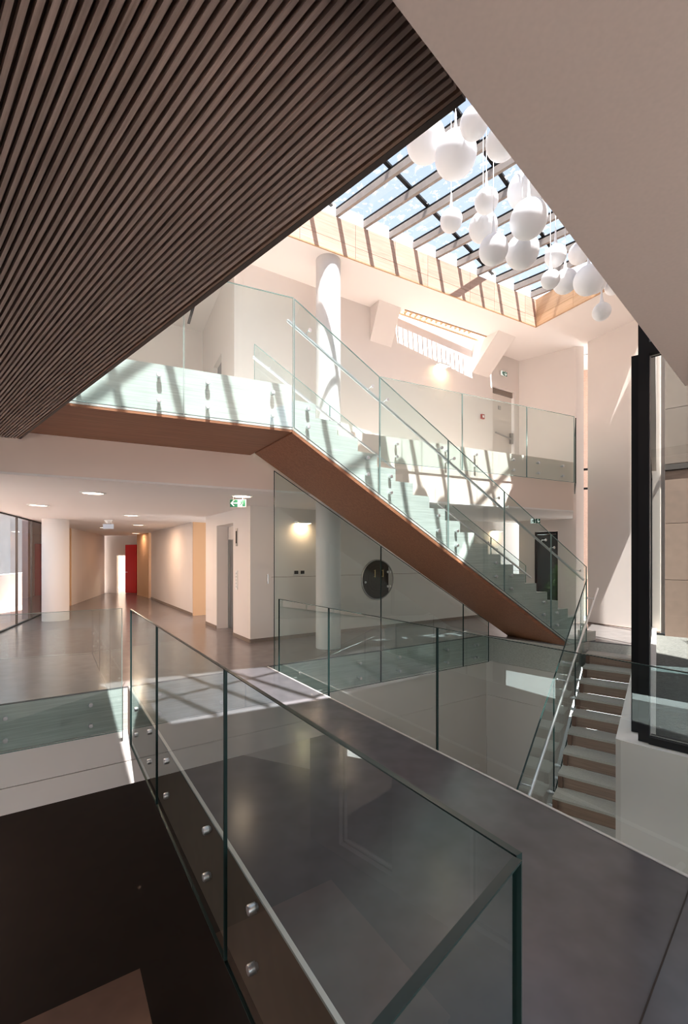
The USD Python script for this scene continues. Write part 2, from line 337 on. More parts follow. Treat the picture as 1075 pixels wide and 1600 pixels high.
# ---- walls
lift_t = 3.03
o = thing('wall_back', 'white hall back wall with a horizontal joint behind the stairs', 'wall', kind='structure')
PWD = azd(56.0); pl = 9.6
pe = EL + PWD * pl
for z0, z1 in ((0.0, 1.292), (1.300, ZC)):
    obj('wall_panel', wallseg(EL + PWD * 0.001, pe, z0, z1, 0.18, -1, holes=()), M['wall'], o)
obj('joint_backing', wallseg(EL + PWD * 0.02, pe, 1.291, 1.301, 0.16, -1).apply_translation((-0.006 * PWD[1] * 1, 0.006 * PWD[0], 0)), M['skirt'], o)
struct('baseboard_back', wallseg(EL + right(PWD) * 0.012, pe + right(PWD) * 0.012, 0, 0.075, 0.011, -1), M['skirt'], 'dark skirting along the hall back wall', 'skirting')
el_end = EL + D1 * lift_t
struct('wall_lift', wallseg(EL - right(PWD) * 0.0, el_end, 0, ZC, 0.45, 1, holes=[(0.99, 2.14, -1, 2.45)]), M['wall'], 'white wall with the recessed lift door', 'wall')
for a, b in ((0.0, 0.985), (2.145, lift_t)):
    struct('baseboard_lift', wallseg(EL + D1 * a - P1 * 0.012, EL + D1 * b - P1 * 0.012, 0, 0.075, 0.011, 1), M['skirt'], 'dark skirting on the lift wall, %s the door' % ('right of' if a == 0 else 'left of'), 'skirting')
c0 = V(-4.42, 13.1); c1 = V(-7.9, 18.4)
struct('wall_corridor_right', prism([c0, c1, c1 + V(0.3, 0.9), c1 + V(4, 2), c0 + V(1.5, 1.2)], 0, ZC), M['wall'], 'long white wall on the right of the corridor', 'wall')
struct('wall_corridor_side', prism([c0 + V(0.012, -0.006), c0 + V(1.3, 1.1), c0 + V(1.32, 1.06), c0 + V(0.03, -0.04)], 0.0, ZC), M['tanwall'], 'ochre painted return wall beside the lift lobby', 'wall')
struct('baseboard_corridor', wallseg(c0 - P1 * 0.012, c1 - P1 * 0.012, 0, 0.08, 0.011, 1), M['skirt'], 'dark skirting along the long corridor wall', 'skirting')
w3 = [V(-8.15, 18.75), V(-9.4, 20.4), V(-9.75, 21.45), V(-7.0, 22.5)]
struct('wall_corridor_far', prism(w3, 0, ZC), M['tanwall'], 'narrow ochre wall at the far right of the corridor', 'wall')
l0, l1 = V(-9.64, 15.9), V(-11.35, 21.3)
struct('wall_corridor_left', prism([l0, l1, l1 + V(-0.6, 0), l0 + V(-0.6, -0.1)], 0, ZC), M['wall'], 'shaded wall on the left of the corridor', 'wall')
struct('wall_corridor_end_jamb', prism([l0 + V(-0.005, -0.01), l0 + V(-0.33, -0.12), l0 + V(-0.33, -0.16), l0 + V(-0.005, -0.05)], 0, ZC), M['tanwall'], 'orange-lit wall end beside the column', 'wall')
ew = 21.5
struct('wall_corridor_end', wallseg((-11.5, ew), (-9.7, ew), 0, ZC, 0.15, -1, holes=[(0.62, 1.06, -1, 1.80)]), M['wall'], 'end wall of the corridor with a bright opening', 'wall')
struct('wall_room_beyond', cat([wallseg((-12.4, 25.0), (-8.8, 25.0), -0.02, ZC, 0.1, -1), wallseg((-8.8, 25.0), (-8.8, 21.66), -0.02, ZC, 0.1, -1), wallseg((-12.4, 21.66), (-12.4, 25.0), -0.02, ZC, 0.1, -1)]), M['wall'], 'bright room glimpsed through the corridor end opening', 'wall')
rl = UsdLux.DiskLight.Define(stage, '/World/wall_room_beyond/ceiling_lamp')
rl.CreateRadiusAttr(0.3); rl.CreateIntensityAttr(60.0); rl.CreateColorAttr((1.0, 0.80, 0.55)); rl.AddTranslateOp().Set(Gf.Vec3d(-10.7, 23.4, 2.6))
# right L0/L1 wall from the back corner to the pillar
KC = WB0 + WBD * 7.95
kp = V(6.16, 11.92)
KD = kp - KC; KL = np.linalg.norm(KD); KD = KD / KL
struct('wall_right', wallseg(KC, kp, 0, ZR, 0.2, -1, holes=[(0.42, 1.02, -1, 2.42)]), M['wall'], 'white side wall right of the upper door, dark doorway below', 'wall')
struct('wall_pillar', prism([kp, kp + V(0.20, 0.0), kp + V(0.25, 0.75), kp + V(0.05, 0.75)], 0, ZR), M['wall'], 'narrow white pillar left of the slit window', 'wall')
wr_end = WR0 + WRD * 1.75
struct('wall_tall', wallseg(WR0, wr_end, 0, ZR, 0.3, -1), M['wall'], 'tall plain white wall left of the black framed window', 'wall')
struct('baseboard_tall', wallseg(WR0 + right(WRD) * 0.012, wr_end + right(WRD) * 0.012, 0, 0.03, 0.011, -1), M['skirt'], 'thin skirting at the foot of the tall white wall', 'skirting')
# upper back wall
struct('wall_upper_back', wallseg(WB0 - WBD * 0.36, KC, Z1, 8.6, 0.2, -1, holes=[(6.83 + 0.36, 7.74 + 0.36, -1, Z1 + 2.52)]), M['wall'], 'white back wall of the upper gallery with sunlit band and grey door', 'wall')
ua = WB0 - WBD * 0.36
ub = ua + V(-1.45, 2.75)
struct('wall_upper_corridor', wallseg(ub, ua, Z1, ZR, 0.15, -1, holes=[(1.25, 2.05, 0, Z1 + 2.1)]), M['wall'], 'upper corridor side wall with a dark doorway', 'wall')
uc = ub - U * 3.6
struct('wall_upper_end', wallseg(uc, ub, Z1, ZR, 0.15, -1, holes=[(2.2, 2.95, 0, Z1 + 2.1)]), M['wall'], 'end wall of the upper lobby behind the landing glass', 'wall')
struct('wall_upper_left', wallseg(uc - U * 0.02, V(-6.2, 3.6), Z1, ZR, 0.15, 1), M['wall'], 'left wall of the upper lobby', 'wall')
# outer shell
cA = CW0 - CWD * 5.9                             # where the hall edge meets the curtain wall line
cB = CW0 - CWD * 13.9
vwl = np.linalg.norm(cA - cB)
vwd = (cA - cB) / vwl
vh = [(0.15 + 1.2 * k, 1.27 + 1.2 * k, z0, z1) for k in range(1, int((vwl - 0.2) // 1.2), 2) for z0, z1 in ((-3.1, -0.75),)]
struct('wall_left', wallseg(cB, cA, -3.3, 3.20, 0.2, -1, holes=vh), M['facade'], 'left outer wall of the void with tall window bays, out of sight', 'wall')
struct('wall_left_upper', wallseg(V(-4.4, -4.0), V(-6.2, 3.6), Z1, ZR, 0.2, -1), M['wall'], 'left outer wall of the upper floor, out of sight', 'wall')
struct('wall_near', wallseg(V(6.2, -4.0), V(-4.6, -4.0), -3.3, ZR, 0.2, -1, holes=[(0.6, 10.2, 1.5, 2.4)]), M['wall'], 'wall behind the viewer with window strips', 'wall')
struct('wall_lower_back', wallseg(V(-8, 12.6), V(6, 12.6), -3.3, -0.56, 0.2, -1), M['wall'], 'back wall of the dark lower floor', 'wall')
struct('wall_lower_left', wallseg(V(-8, 5.5), V(-8, 12.6), -3.3, -0.56, 0.2, -1), M['wall'], 'side wall of the dark lower floor', 'wall')
# patio ledge and the walls over the patio glazing
LG = 0.10
lin = V(2.40, 3.97)
led = [lin, lin + W2D * 7.7, lin + W2D * 7.7 + V(0.26, -0.1), W0 + V(0.24, 0.10), W0 + W1D * 4.9 + V(0.12, 0.12), W0 + W1D * 4.9 - V(0.13, 0.17), V(2.42, 3.93)]
struct('wall_ledge', prism(led, -3.3, LG), M['wall'], 'white parapet ledge under the black framed window', 'wall')
HW = 3.55
struct('wall_over_patio', wallseg(W0 + W2D * 0.1 + V(0.02, 0), W0 + W2D * 7.6, HW + 0.1, ZR, 0.12, 1), M['wall'], 'wall over the patio glazing beside the stairs', 'wall')
struct('wall_over_patio', wallseg(W0 + W1D * 0.02, W0 + W1D * 5.0, HW + 0.42, ZR, 0.12, -1), M['wall'], 'wall over the patio glazing facing the viewer', 'wall')

# =================================================================== GLASS
def panel(parent, p, d, poly, th=0.019, m='glass', em='gedge', name='glass_panel', er=0.0045, label=None):
    """a toughened-glass pane: the clear sheet, with its ground edges as a solid rim of the pane's full thickness"""
    poly = poly if hasattr(poly, 'geom_type') else Polygon([tuple(q) for q in poly])
    v2, f = trimesh.creation.triangulate_polygon(poly, engine='earcut')
    v = np.column_stack([v2, np.zeros(len(v2))])
    sh = trimesh.Trimesh(v, f, process=False); sh.apply_transform(frame(p, d))
    o = obj(name, sh, M[m], parent, label=label)
    obj('pane_edge', vplate(p, d, poly.difference(poly.buffer(-er, join_style=2)), -th / 2, th / 2), M[em], o)
    return o
def bolt(parent, p, n, gap=0.05):
    """stand-off bolt: shank from the slab face at p out along the horizontal n, collar behind the glass, domed cap in front of it"""
    prof = [(0, 0), (0.017, 0), (0.017, gap - 0.016), (0.026, gap - 0.014), (0.026, gap + 0.022), (0.022, gap + 0.028), (0, gap + 0.030)]
    m = lathe(prof, 16); T = np.eye(4)
    n = np.array([n[0], n[1], 0.0]); n /= np.linalg.norm(n); x = np.array([0, 0, 1.0]); y = np.cross(n, x)
    T[:3, 0], T[:3, 1], T[:3, 2], T[:3, 3] = x, y, n, p
    m.apply_transform(T); obj('standoff_bolt', m, M['steel'], parent, smooth=40)
def run(parent, p, d, n, joints, zb, zt, gap=0.05, rows=(), inset=0.28, gw=0.0025, em='gedge2'):
    """straight or raked run of panes; p on the slab face, d along it, n outward; zb, zt functions of the distance"""
    fb = zb if callable(zb) else (lambda s: zb); ft = zt if callable(zt) else (lambda s: zt)
    for a, b in zip(joints[:-1], joints[1:]):
        a2, b2 = a + gw, b - gw
        sm = [a2 + (b2 - a2) * k / 12 for k in range(13)] if callable(zt) or callable(zb) else [a2, b2]
        panel(parent, p + n * gap, d, Polygon([(q, fb(q)) for q in sm] + [(q, ft(q)) for q in sm[::-1]]).simplify(0.002), em=em)
        for s in (a + inset, b - inset):
            for r in rows:
                q = p + d * s
                bolt(parent, (q[0], q[1], r(s) if callable(r) else r), n, gap - 0.0105)
GCOM = 'frameless glass balustrades'
# ---- bridge, left side (long foreground rail) and its end pane
o = thing('glass_balustrade', 'long clear glass balustrade along the left side of the bridge, in the foreground', 'balustrade', (*br(0.848, 2), 0))
def shifted(loc):
    loc = np.asarray(loc, float)
    global obj
    def f(name, mesh, material, parent=None, smooth=False, label=None):
        m = mesh.copy(); m.apply_translation(-loc)
        return _obj(name, m, material, parent, smooth, label)
    obj = f
_obj = obj
def begin(name, label, cat_, loc=(0, 0, 0), group=None, kind=None):
    o = thing(name, label, cat_, loc, group, kind); shifted(loc); return o
def end():
    global obj
    obj = _obj
shifted((*br(0.848, 2), 0))
run(o, br(0.890, 0), D1, -P1, [0.60, 2.535, 4.50, 6.10], -0.62, 1.06, 0.042, rows=(-0.07, -0.37), inset=0.39, em='gedge')
end()
cor = br(0.848, 0.60)
o = begin('glass_balustrade', 'glass balustrade pane nearest the viewer with a thick dark green top edge, bottom centre', 'balustrade', (*cor, 0))
run(o, cor - D4 * 0.012 + right(D4) * 0.0, -D4, V(0, 0), [0.0, 2.1, 4.2], -0.62, 1.06, 0.0, em='gedge')
end()
# ---- bridge, right side
o = begin('glass_balustrade', 'glass balustrade along the right side of the bridge, before the lower stairs', 'balustrade', (*br(3.0, 2), 0))
run(o, br(2.842, 0), D1, P1, [-1.2, 0.75, 2.97, 4.88, 6.36], -0.62, 1.06, 0.13, rows=(-0.10, -0.40), inset=0.36, em='gedge')
end()
# ---- hall edge left
hn = right(D2)
o = begin('glass_balustrade', 'glass balustrade on the hall edge at the far left, below the round column', 'balustrade', (*Sp(-1), 0))
run(o, S0, D2, hn, [-3.05, -1.65, -0.07], -0.56, 1.04, 0.06, rows=(-0.16, -0.42), inset=0.36)
end()
# ---- screen under the stairs
o = begin('glass_screen', 'tall clear glass screen standing on the hall edge behind the diagonal staircase', 'glass screen', (*Sp(4), 0))
def ztop(t): return 3.05 - (t - 2.05) * 0.545
run(o, S0, D2, hn, [2.05, 4.15, 6.30, 7.10], -0.56, ztop, 0.10, rows=(-0.16, -0.42), inset=0.45, em='gedge')
end()
# ---- landing
ln = right(LD)
o = begin('glass_balustrade', 'glass balustrade of the upper landing above the red-brown wooden soffit', 'balustrade', (*ST0, Z1))
run(o, ST0, LD, ln, [-3.9, -2.58, -1.29, -0.005], ZS + 0.01, 4.92, 0.055, rows=(3.71, 3.43), inset=0.26)
end()
# ---- upper gallery
gn = right(GD)
o = begin('glass_balustrade', 'glass balustrade of the far upper gallery in front of the grey door', 'balustrade', (*G1, Z1))
run(o, G0, GD, gn, [5.57, 7.41, 9.14, 10.62], 3.38, 4.86, 0.06, rows=(3.72, 3.50), inset=0.36)
rd = V(6.13, 12.05) - G1; rd /= np.linalg.norm(rd)
panel(o, G1 + rd * 0.05 + right(rd) * 0.05, rd, [(0, 3.38), (1.95, 3.38), (1.95, 4.86), (0, 4.86)])
end()
# ---- handrail tubes
def handrail(parent, a, b, r=0.021, brackets=(), n=None, gapb=0.07):
    obj('handrail', rod(a, b, r, 16), M['steel'], parent, smooth=40)
    for e in (a, b):
        m = trimesh.creation.icosphere(2, r * 1.0); m.apply_translation(e); obj('rail_end', m, M['steel'], parent, smooth=True)
    a, b = np.array(a, float), np.array(b, float)
    for t in brackets:
        q = a + (b - a) * t
        w = q + np.array([n[0], n[1], 0]) * gapb
        obj('bracket', cat([rod(q + [0, 0, -0.0], q + [0, 0, 0.055], 0.007, 8), rod(q + [0, 0, 0.055], w + [0, 0, 0.055], 0.008, 8), rod(w + [0, 0, 0.055], w + np.array([n[0], n[1], 0]) * 0.02 + [0, 0, 0.055], 0.024, 12)]), M['steel'], parent, smooth=40)

# =================================================================== UPPER STAIRCASE
o = begin('staircase', 'diagonal suspended staircase with concrete saw-tooth sides and red-brown wooden underside', 'staircase', (*ST0, 0))
def zbot(s): return max(ZS - 0.555 * s, 0.002)
send = STT * STN
saw = [(0.0, ZS)]
saw += [(0.0, Z1 - STR)]
for i in range(1, STN):
    z = Z1 - STR * i
    saw += [((i - 1) * STT, z), (i * STT - 0.0005, z)]
saw += [((STN - 1) * STT, 0.002), ((ZS - 0.002) / 0.555, 0.002)]
sawp = Polygon(saw).buffer(0)
for w0 in (0.0, STW - 0.06):
    obj('stringer', vplate(ST0 + SF * w0, SD, sawp, -0.06, 0.0), M['conc'], o, label='saw-tooth concrete side')
for i in range(1, STN):
    z = Z1 - STR * i
    a = ST0 + SD * ((i - 1) * STT + 0.002)
    b = ST0 + SD * (i * STT - 0.002)
    st = prism([a + SF * 0.062, b + SF * 0.062, b + SF * (STW - 0.062), a + SF * (STW - 0.062)], max(z - 0.20, 0.003), z - 0.002)
    obj('step', st, M['tread'], o)
sof = Polygon([(0, ZS - 0.005), ((ZS - 0.03) / 0.555, 0.006), ((ZS - 0.10) / 0.555, 0.0), (0.0, ZS - 0.045)])
obj('soffit', vplate(ST0 + SF * STW, SD, sof, 0.0, STW), M['woodsoff'], o, label='red-brown wooden underside')
q1 = cross(ST0, LD, SC, D3)
land = [q1, ST0, ST0 + SF * STW, cross(ST0 + SF * STW, SF, G0, GD) - GN * 0.004, slat_t]
obj('landing_slab', prism(Polygon([tuple(q) for q in land]).buffer(-0.002), ZS, Z1), M['concL'], o)
obj('landing_soffit', prism(Polygon([tuple(q) for q in land]).buffer(-0.004), ZS - 0.03, ZS - 0.001), M['woodsoffL'], o, label='red-brown wooden underside of the landing')
end()
jn = [0.0, 1.32, 2.64, 3.96, 5.28, 6.45]
for w, nn, lab in ((0.0, -SF, 'glass balustrade with steel handrail on the near side of the diagonal staircase'), (STW, SF, 'glass balustrade with steel handrail on the far side of the diagonal staircase')):
    o = begin('stair_balustrade', lab, 'balustrade', (*(ST0 + SF * w), 0))
    p = ST0 + SF * w
    run(o, p, SD, nn, jn, (lambda s: max(ZS + 0.012 - 0.555 * s, 0.02)) if w == 0 else (lambda s: max(ZS + 0.15 - 0.545 * s, 0.05)), lambda s: 4.92 - 0.528 * s, 0.045,
        rows=(lambda s: max(ZS - 0.555 * s, -0.05) + 0.395, lambda s: max(ZS - 0.555 * s, -0.05) + 0.165), inset=0.2)
    h0 = p - nn * 0.045
    handrail(o, (*(h0 - SD * 0.04), 4.67), (*(h0 + SD * 6.5), 4.67 - 0.523 * 6.54), 0.021, [0.04, 0.19, 0.23, 0.39, 0.43, 0.59, 0.63, 0.79, 0.83, 0.96], nn, 0.075)
    end()

# =================================================================== LOWER STAIRCASE
def ledge_cross(p, n): return cross(p, n, lin, W2D)
o = begin('lower_staircase', 'lower flight of stairs with wooden risers and pale stone treads beside the white ledge', 'staircase', (*LS0, 0))
rn = right(LSD)
for k in range(0, 17):
    z = -LSR * k
    f0 = LS0 - LSD * (LST * k)                  # nosing of tread k (k = 0 is the hall floor's edge)
    b0 = LS0 - LSD * (LST * (k - 1))
    def row(pt): return [pt, ledge_cross(pt, rn) - rn * 0.008]
    if k:
        a, b = row(f0), row(b0 - LSD * 0.002)
        obj('tread', prism([a[0], a[1], b[1], b[0]], z - 0.035, z), M['tread'], o)
    a, b = row(f0 + LSD * 0.004), row(f0 + LSD * 0.028)
    obj('riser', prism([a[0], a[1], b[1], b[0]], z - LSR + 0.001, z - (0.0355 if k else 0.021)), M['riser'], o)
pl_ = [(0.0, -0.56)] + []
side = [(0.03, -0.05)]
for k in range(0, 17):
    side += [(LST * k + 0.028, -LSR * k - 0.036), (LST * k + 0.028, -LSR * (k + 1) - 0.036)]
side += [(LST * 17, -3.29), (LST * 16, -3.29), (0.03, -0.60)]
obj('stringer', vplate(LS0 + rn * 0.07, -LSD, Polygon(side).buffer(0), 0.0, 0.06), M['plinth'], o)
end()
o = begin('stair_balustrade', 'glass balustrade with long steel handrail on the left of the lower stairs', 'balustrade', (*LS0, 0))
run(o, LS0 - rn * 0.01, -LSD, -rn, [-0.18, 1.15, 2.95, 4.95], lambda s: -0.524 * max(s, 0) - 0.42, lambda s: 1.17 - 0.445 * s, 0.05, rows=(lambda s: -0.524 * max(s, 0.1) - 0.12, lambda s: -0.524 * max(s, 0.1) - 0.32), inset=0.22, em='gedge')
hp = LS0 + rn * 0.06
handrail(o, (*(hp + LSD * 0.80), 1.02), (*(hp - LSD * 5.2), 1.02 - 0.372 * 6.0), 0.022, [0.10, 0.5, 0.58, 0.93], -rn, 0.11)
end()

# =================================================================== COLUMNS
o = tag(obj('round_column', trimesh.creation.cylinder(0.235, height=ZR, sections=64).apply_translation((-0.297, 8.5, ZR / 2)), M['column'], None, smooth=40), 'tall slim round column rising behind the staircase to the roof', 'column')
o = tag(obj('round_column', trimesh.creation.cylinder(0.32, height=ZC, sections=64).apply_translation((-7.83, 12.2, ZC / 2)), M['column'], None, smooth=40), 'thick round column in the hall at left, beside the window wall', 'column')

# =================================================================== SKYLIGHT
o = thing('skylight', 'large sloping-plan glass skylight with grey rafters, black cross bars and a wood-lined curb', 'skylight', kind='structure')
def curb(p, q, mats, zrow, wpan, parent):
    d = q - p; Ln = np.linalg.norm(d); d = d / Ln
    obj('curb_backing', vplate(p, d, sbox(0, 7.452, Ln, ZG), -0.12, 0.001), M['void'], parent)
    s = 0.0; k = 0
    while s < Ln - 0.02:
        e = min(s + wpan * (1 + 0.25 * math.sin(k * 2.4)), Ln)
        for a, b in ((ZR + 0.002, zrow), (zrow + 0.006, ZG)):
            sh = 0.35 * wpan if b == ZG else 0
            obj('wood_panel', vplate(p, d, sbox(s + 0.003, a, e - 0.003, b), 0.004, 0.024), mats[int(rng.integers(3))], parent)
        s = e; k += 1
    obj('curb_lip', vplate(p, d, sbox(0, ZR - 0.02, Ln, ZR + 0.0015), 0.003, 0.03), M['beam'], parent)
curb(A - U * 9.0, A, M['ply'], 7.52, 0.95, o)
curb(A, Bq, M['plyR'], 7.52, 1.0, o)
coords = list(SKY.exterior.coords)
sk = [V(*c) for c in coords]
for p, q in zip(sk[:-1], sk[1:]):                # the other curbs, plain
    mid = (p + q) / 2
    if np.linalg.norm(mid - (A - U * 4.5)) < 0.3 or np.linalg.norm(mid - (A + Bq) / 2) < 0.3: continue
    d = (q - p) / np.linalg.norm(q - p)
    ins = SKY.contains(Point(*(mid + right(d) * 0.1)))
    obj('curb_side', wallseg(p, q, 7.452, ZG, 0.12, -1 if ins else 1), M['ply'][0], o)
rlines = []
for k in range(-18, 22):
    X = -0.135 + 0.5165 * k
    t = (4.66 - X) / 0.8755
    base = A - U * t
    ln_ = LineString([tuple(base - D3 * 16), tuple(base + D3 * 16)]).intersection(SKY)
    if ln_.is_empty or ln_.length < 0.15: continue
    a, b = np.array(ln_.coords[0]), np.array(ln_.coords[-1])
    rlines.append(base)
    obj('rafter', bar((*a, 8.025), (*b, 8.025), 0.058, 0.12), M['rafter'], o)
    obj('rafter_cap', bar((*a, 8.118), (*b, 8.118), 0.045, 0.02), M['black'], o)
blines = []
for k in range(-4, 8):
    base = V(0.65, 7.3) - D3 * (1.27 * k)
    ln_ = LineString([tuple(base - D4 * 16), tuple(base + D4 * 16)]).intersection(SKY)
    if ln_.is_empty or ln_.length < 0.15: continue
    a, b = np.array(ln_.coords[0]), np.array(ln_.coords[-1])
    blines.append(base)
    obj('cross_bar', bar((*a, 8.150), (*b, 8.150), 0.06, 0.04), M['black'], o)
cells = [SKY]
for base, dd in [(b, D3) for b in rlines] + [(b, D4) for b in blines]:
    cutl = LineString([tuple(base - dd * 20), tuple(base + dd * 20)])
    nx = []
    for c in cells: nx += [g for g in ssplit(c, cutl).geoms]
    cells = nx
for c in cells:
    c = c.buffer(-0.004, join_style=2)
    if c.is_empty or c.area < 0.01: continue
    v2, f = trimesh.creation.triangulate_polygon(c, engine='earcut')
    obj('glass_pane', trimesh.Trimesh(np.column_stack([v2, np.full(len(v2), 8.132)]), f, process=False), M['skyglass'], o)
# second, narrow rooflight over the gallery
o = thing('rooflight', 'narrow rooflight slot over the gallery with a wooden beam and a row of short wooden joists', 'skylight', kind='structure')
c2 = [V(*q) for q in list(OP2.exterior.coords)[:4]]
od = (o2b - o2a) / np.linalg.norm(o2b - o2a)
on = V(-od[1], od[0])
obj('near_trim', bar((*(o2a + on * 0.02), 7.36), (*(o2b + on * 0.02), 7.36), 0.03, 0.15), M['beam'], o)
obj('cross_beam', bar((*(o2a + on * 0.27 + od * 0.02), 7.38), (*(o2b + on * 0.36 + od * 0.0), 7.38), 0.055, 0.075), M['beam'], o)
for k in range(15):
    a = o2a + od * (0.02 + 0.152 * k)
    obj('joist', bar((*(a + on * 0.04), 7.40), (*(a + on * 0.235), 7.40), 0.032, 0.06), M['beam'], o)
q0 = o2b; q1_ = cross(o2b, on, WB0, WBD)
obj('end_panel', vplate(q0, (q1_ - q0) / np.linalg.norm(q1_ - q0), sbox(0, ZR, np.linalg.norm(q1_ - q0) - 0.01, 8.2), 0.0, 0.03), M['ply'][1], o, label='wooden end panel of the slot')
v2, f = trimesh.creation.triangulate_polygon(OP2.buffer(0.05), engine='earcut')
obj('glass_pane', trimesh.Trimesh(np.column_stack([v2, np.full(len(v2), 8.25)]), f, process=False), M['skyglass'], o)
# white splayed haunches on both sides of the slot
for (s0, s1, lab) in ((2.75, 3.35, 'left'), (6.02, 6.66, 'right')):
    w = 0.35 if lab == 'left' else 0.85
    tri = Polygon([(0, 0), (w, 0), (0, -0.75)])
    a = WB0 + WBD * s0 + wbn * 0.003
    m = trimesh.creation.extrude_polygon(tri, s1 - s0, engine='earcut')
    T = np.eye(4); T[:3, 0] = [wbn[0], wbn[1], 0]; T[:3, 1] = [0, 0, 1]; T[:3, 2] = np.cross(T[:3, 0], T[:3, 1]); 
    e = a if T[:2, 2] @ WBD > 0 else WB0 + WBD * s1 + wbn * 0.003
    T[:3, 3] = [e[0], e[1], ZR - 0.002]; m.apply_transform(T)
    struct('trim', m, M['wall'], 'white splayed haunch %s of the rooflight slot' % lab, 'haunch')

# =================================================================== WINDOWS
# curtain wall on the left
o = thing('window', 'floor to ceiling glazing with thin dark mullions at the far left of the hall', 'window', kind='structure')
tt = [-0.12 + 1.24 * k for k in range(-6, 4)]
for a, b in zip(tt[:-1], tt[1:]):
    panel(o, CW0, CWD, sbox(a + 0.0085, 0.03, b - 0.0085, ZC - 0.03), 0.02, 'pane', 'mullion', name='glass_pane', er=0.003)
for t in tt: obj('mullion', bxd((*(CW0 + CWD * t), ZC / 2), CWD, 0.016, 0.05, ZC - 0.012), M['mullion'], o)
for z in (0.016, ZC - 0.017): obj('rail', bar((*(CW0 + CWD * (tt[0] + 0.02)), z), (*(CW0 + CWD * (tt[-1] - 0.02)), z), 0.06, 0.026), M['black'], o)
struct('wall_left_panel', vplate(CW0, CWD, sbox(2.40, 0.04, 3.55, ZC - 0.04), 0.04, 0.08) if False else vplate(CW0, CWD, sbox(3.62, 0, 6.4, ZC), -0.1, 0.05), M['facade'], 'grey wall beyond the window, behind the round column', 'wall')
struct('wall_window_return', vplate(CW0, CWD, sbox(2.37, 0, 3.60, ZC), -0.22, -0.08), mat('purple_grey_render', (0.20, 0.165, 0.18), 0.7), 'purple-grey wall strip outside the left window next to the round column', 'wall')
# black framed patio window facing the viewer
o = begin('window', 'large black framed window at the right edge looking into the gravel patio', 'window', (*W0, LG), kind='structure')
wl = 4.7
obj('frame_post', bxd((*(W0 + W1D * 0.06), (LG + HW + 0.4) / 2), W1D, 0.08, 0.06, HW + 0.4 - LG - 0.01), M['black'], o)
obj('frame_post', bxd((*(W0 + W1D * 1.75), (LG + HW) / 2), W1D, 0.07, 0.11, HW - LG - 0.01), M['black'], o)
obj('frame_post', bxd((*(W0 + W1D * 3.4), (LG + HW) / 2), W1D, 0.07, 0.11, HW - LG - 0.01), M['black'], o)
obj('bottom_rail', bxd((*(W0 + W1D * (0.102 + wl / 2)), LG + 0.035), W1D, wl, 0.11, 0.06), M['black'], o)
obj('top_rail', bxd((*(W0 + W1D * (0.102 + wl / 2)), HW - 0.06), W1D, wl, 0.11, 0.10), M['black'], o)
for a, b in ((0.10, 1.71), (1.79, 3.36), (3.44, 4.75)):
    panel(o, W0, W1D, sbox(a, LG + 0.066, b, HW - 0.112), 0.02, 'tinted', 'steelm', name='glass_pane')
panel(o, W0, W1D, sbox(0.11, HW - 0.005, 4.75, HW + 0.40), 0.02, 'tinted', 'black', name='glass_pane')
end()
o = begin('window', 'black framed side glazing of the patio running back along the lower stairs', 'window', (*W0, LG), kind='structure')
for t in (0.22, 2.0, 3.8, 5.6, 7.5):
    obj('frame_post', bxd((*(W0 + W2D * t), (LG + HW) / 2), W2D, 0.08, 0.09, HW - LG - 0.01), M['black'], o)
obj('bottom_rail', bxd((*(W0 + W2D * 3.9), LG + 0.03), W2D, 7.2, 0.085, 0.05), M['black'], o)
obj('top_rail', bxd((*(W0 + W2D * 3.9), HW - 0.04), W2D, 7.2, 0.085, 0.09), M['black'], o)
for a, b in ((0.27, 1.95), (2.05, 3.75), (3.85, 5.55), (5.65, 7.45)):
    panel(o, W0, W2D, sbox(a, LG + 0.06, b, HW - 0.09), 0.02, 'tinted', 'black', name='glass_pane')
end()
# slit window between pillar and tall wall
o = begin('window', 'very narrow full height slit window with two dark transoms right of the white pillar', 'window', (6.35, 12.3, 0), kind='structure')
sa0, sb0 = V(6.41, 12.45), V(6.75, 12.3)
sdir = (sb0 - sa0) / np.linalg.norm(sb0 - sa0)
panel(o, sa0, sdir, sbox(0, 0.02, 0.4, ZR - 0.02), 0.02, 'pane', 'black', name='glass_pane')
for z in (1.7 + (871 - 733) * 12.3 / 702, 1.7 + (871 - 763) * 12.3 / 702):
    obj('transom', bxd((*(sa0 + sdir * 0.18), z), sdir, 0.36, 0.07, 0.05), M['black'], o)
end()
o = thing('window', 'tall window bays in the left wall of the void, out of sight', 'window', kind='structure')
for a, b, z0, z1 in vh:
    panel(o, cB + right(vwd) * -0.1, vwd, sbox(a + 0.005, z0 + 0.005, b - 0.005, z1 - 0.005), 0.03, 'pane', 'black', name='glass_pane', er=0.025)
# window strips behind the viewer
o = thing('window', 'window strips in the wall behind the viewer, out of sight', 'window', kind='structure')
for z0, z1 in ((1.5, 2.4),):
    for k in range(6):
        a = -4.0 + k * 1.6
        panel(o, V(a, -4.1), V(1, 0), sbox(0.01, z0 + 0.01, 1.59, z1 - 0.01), 0.03, 'pane', 'black', name='glass_pane', er=0.03)

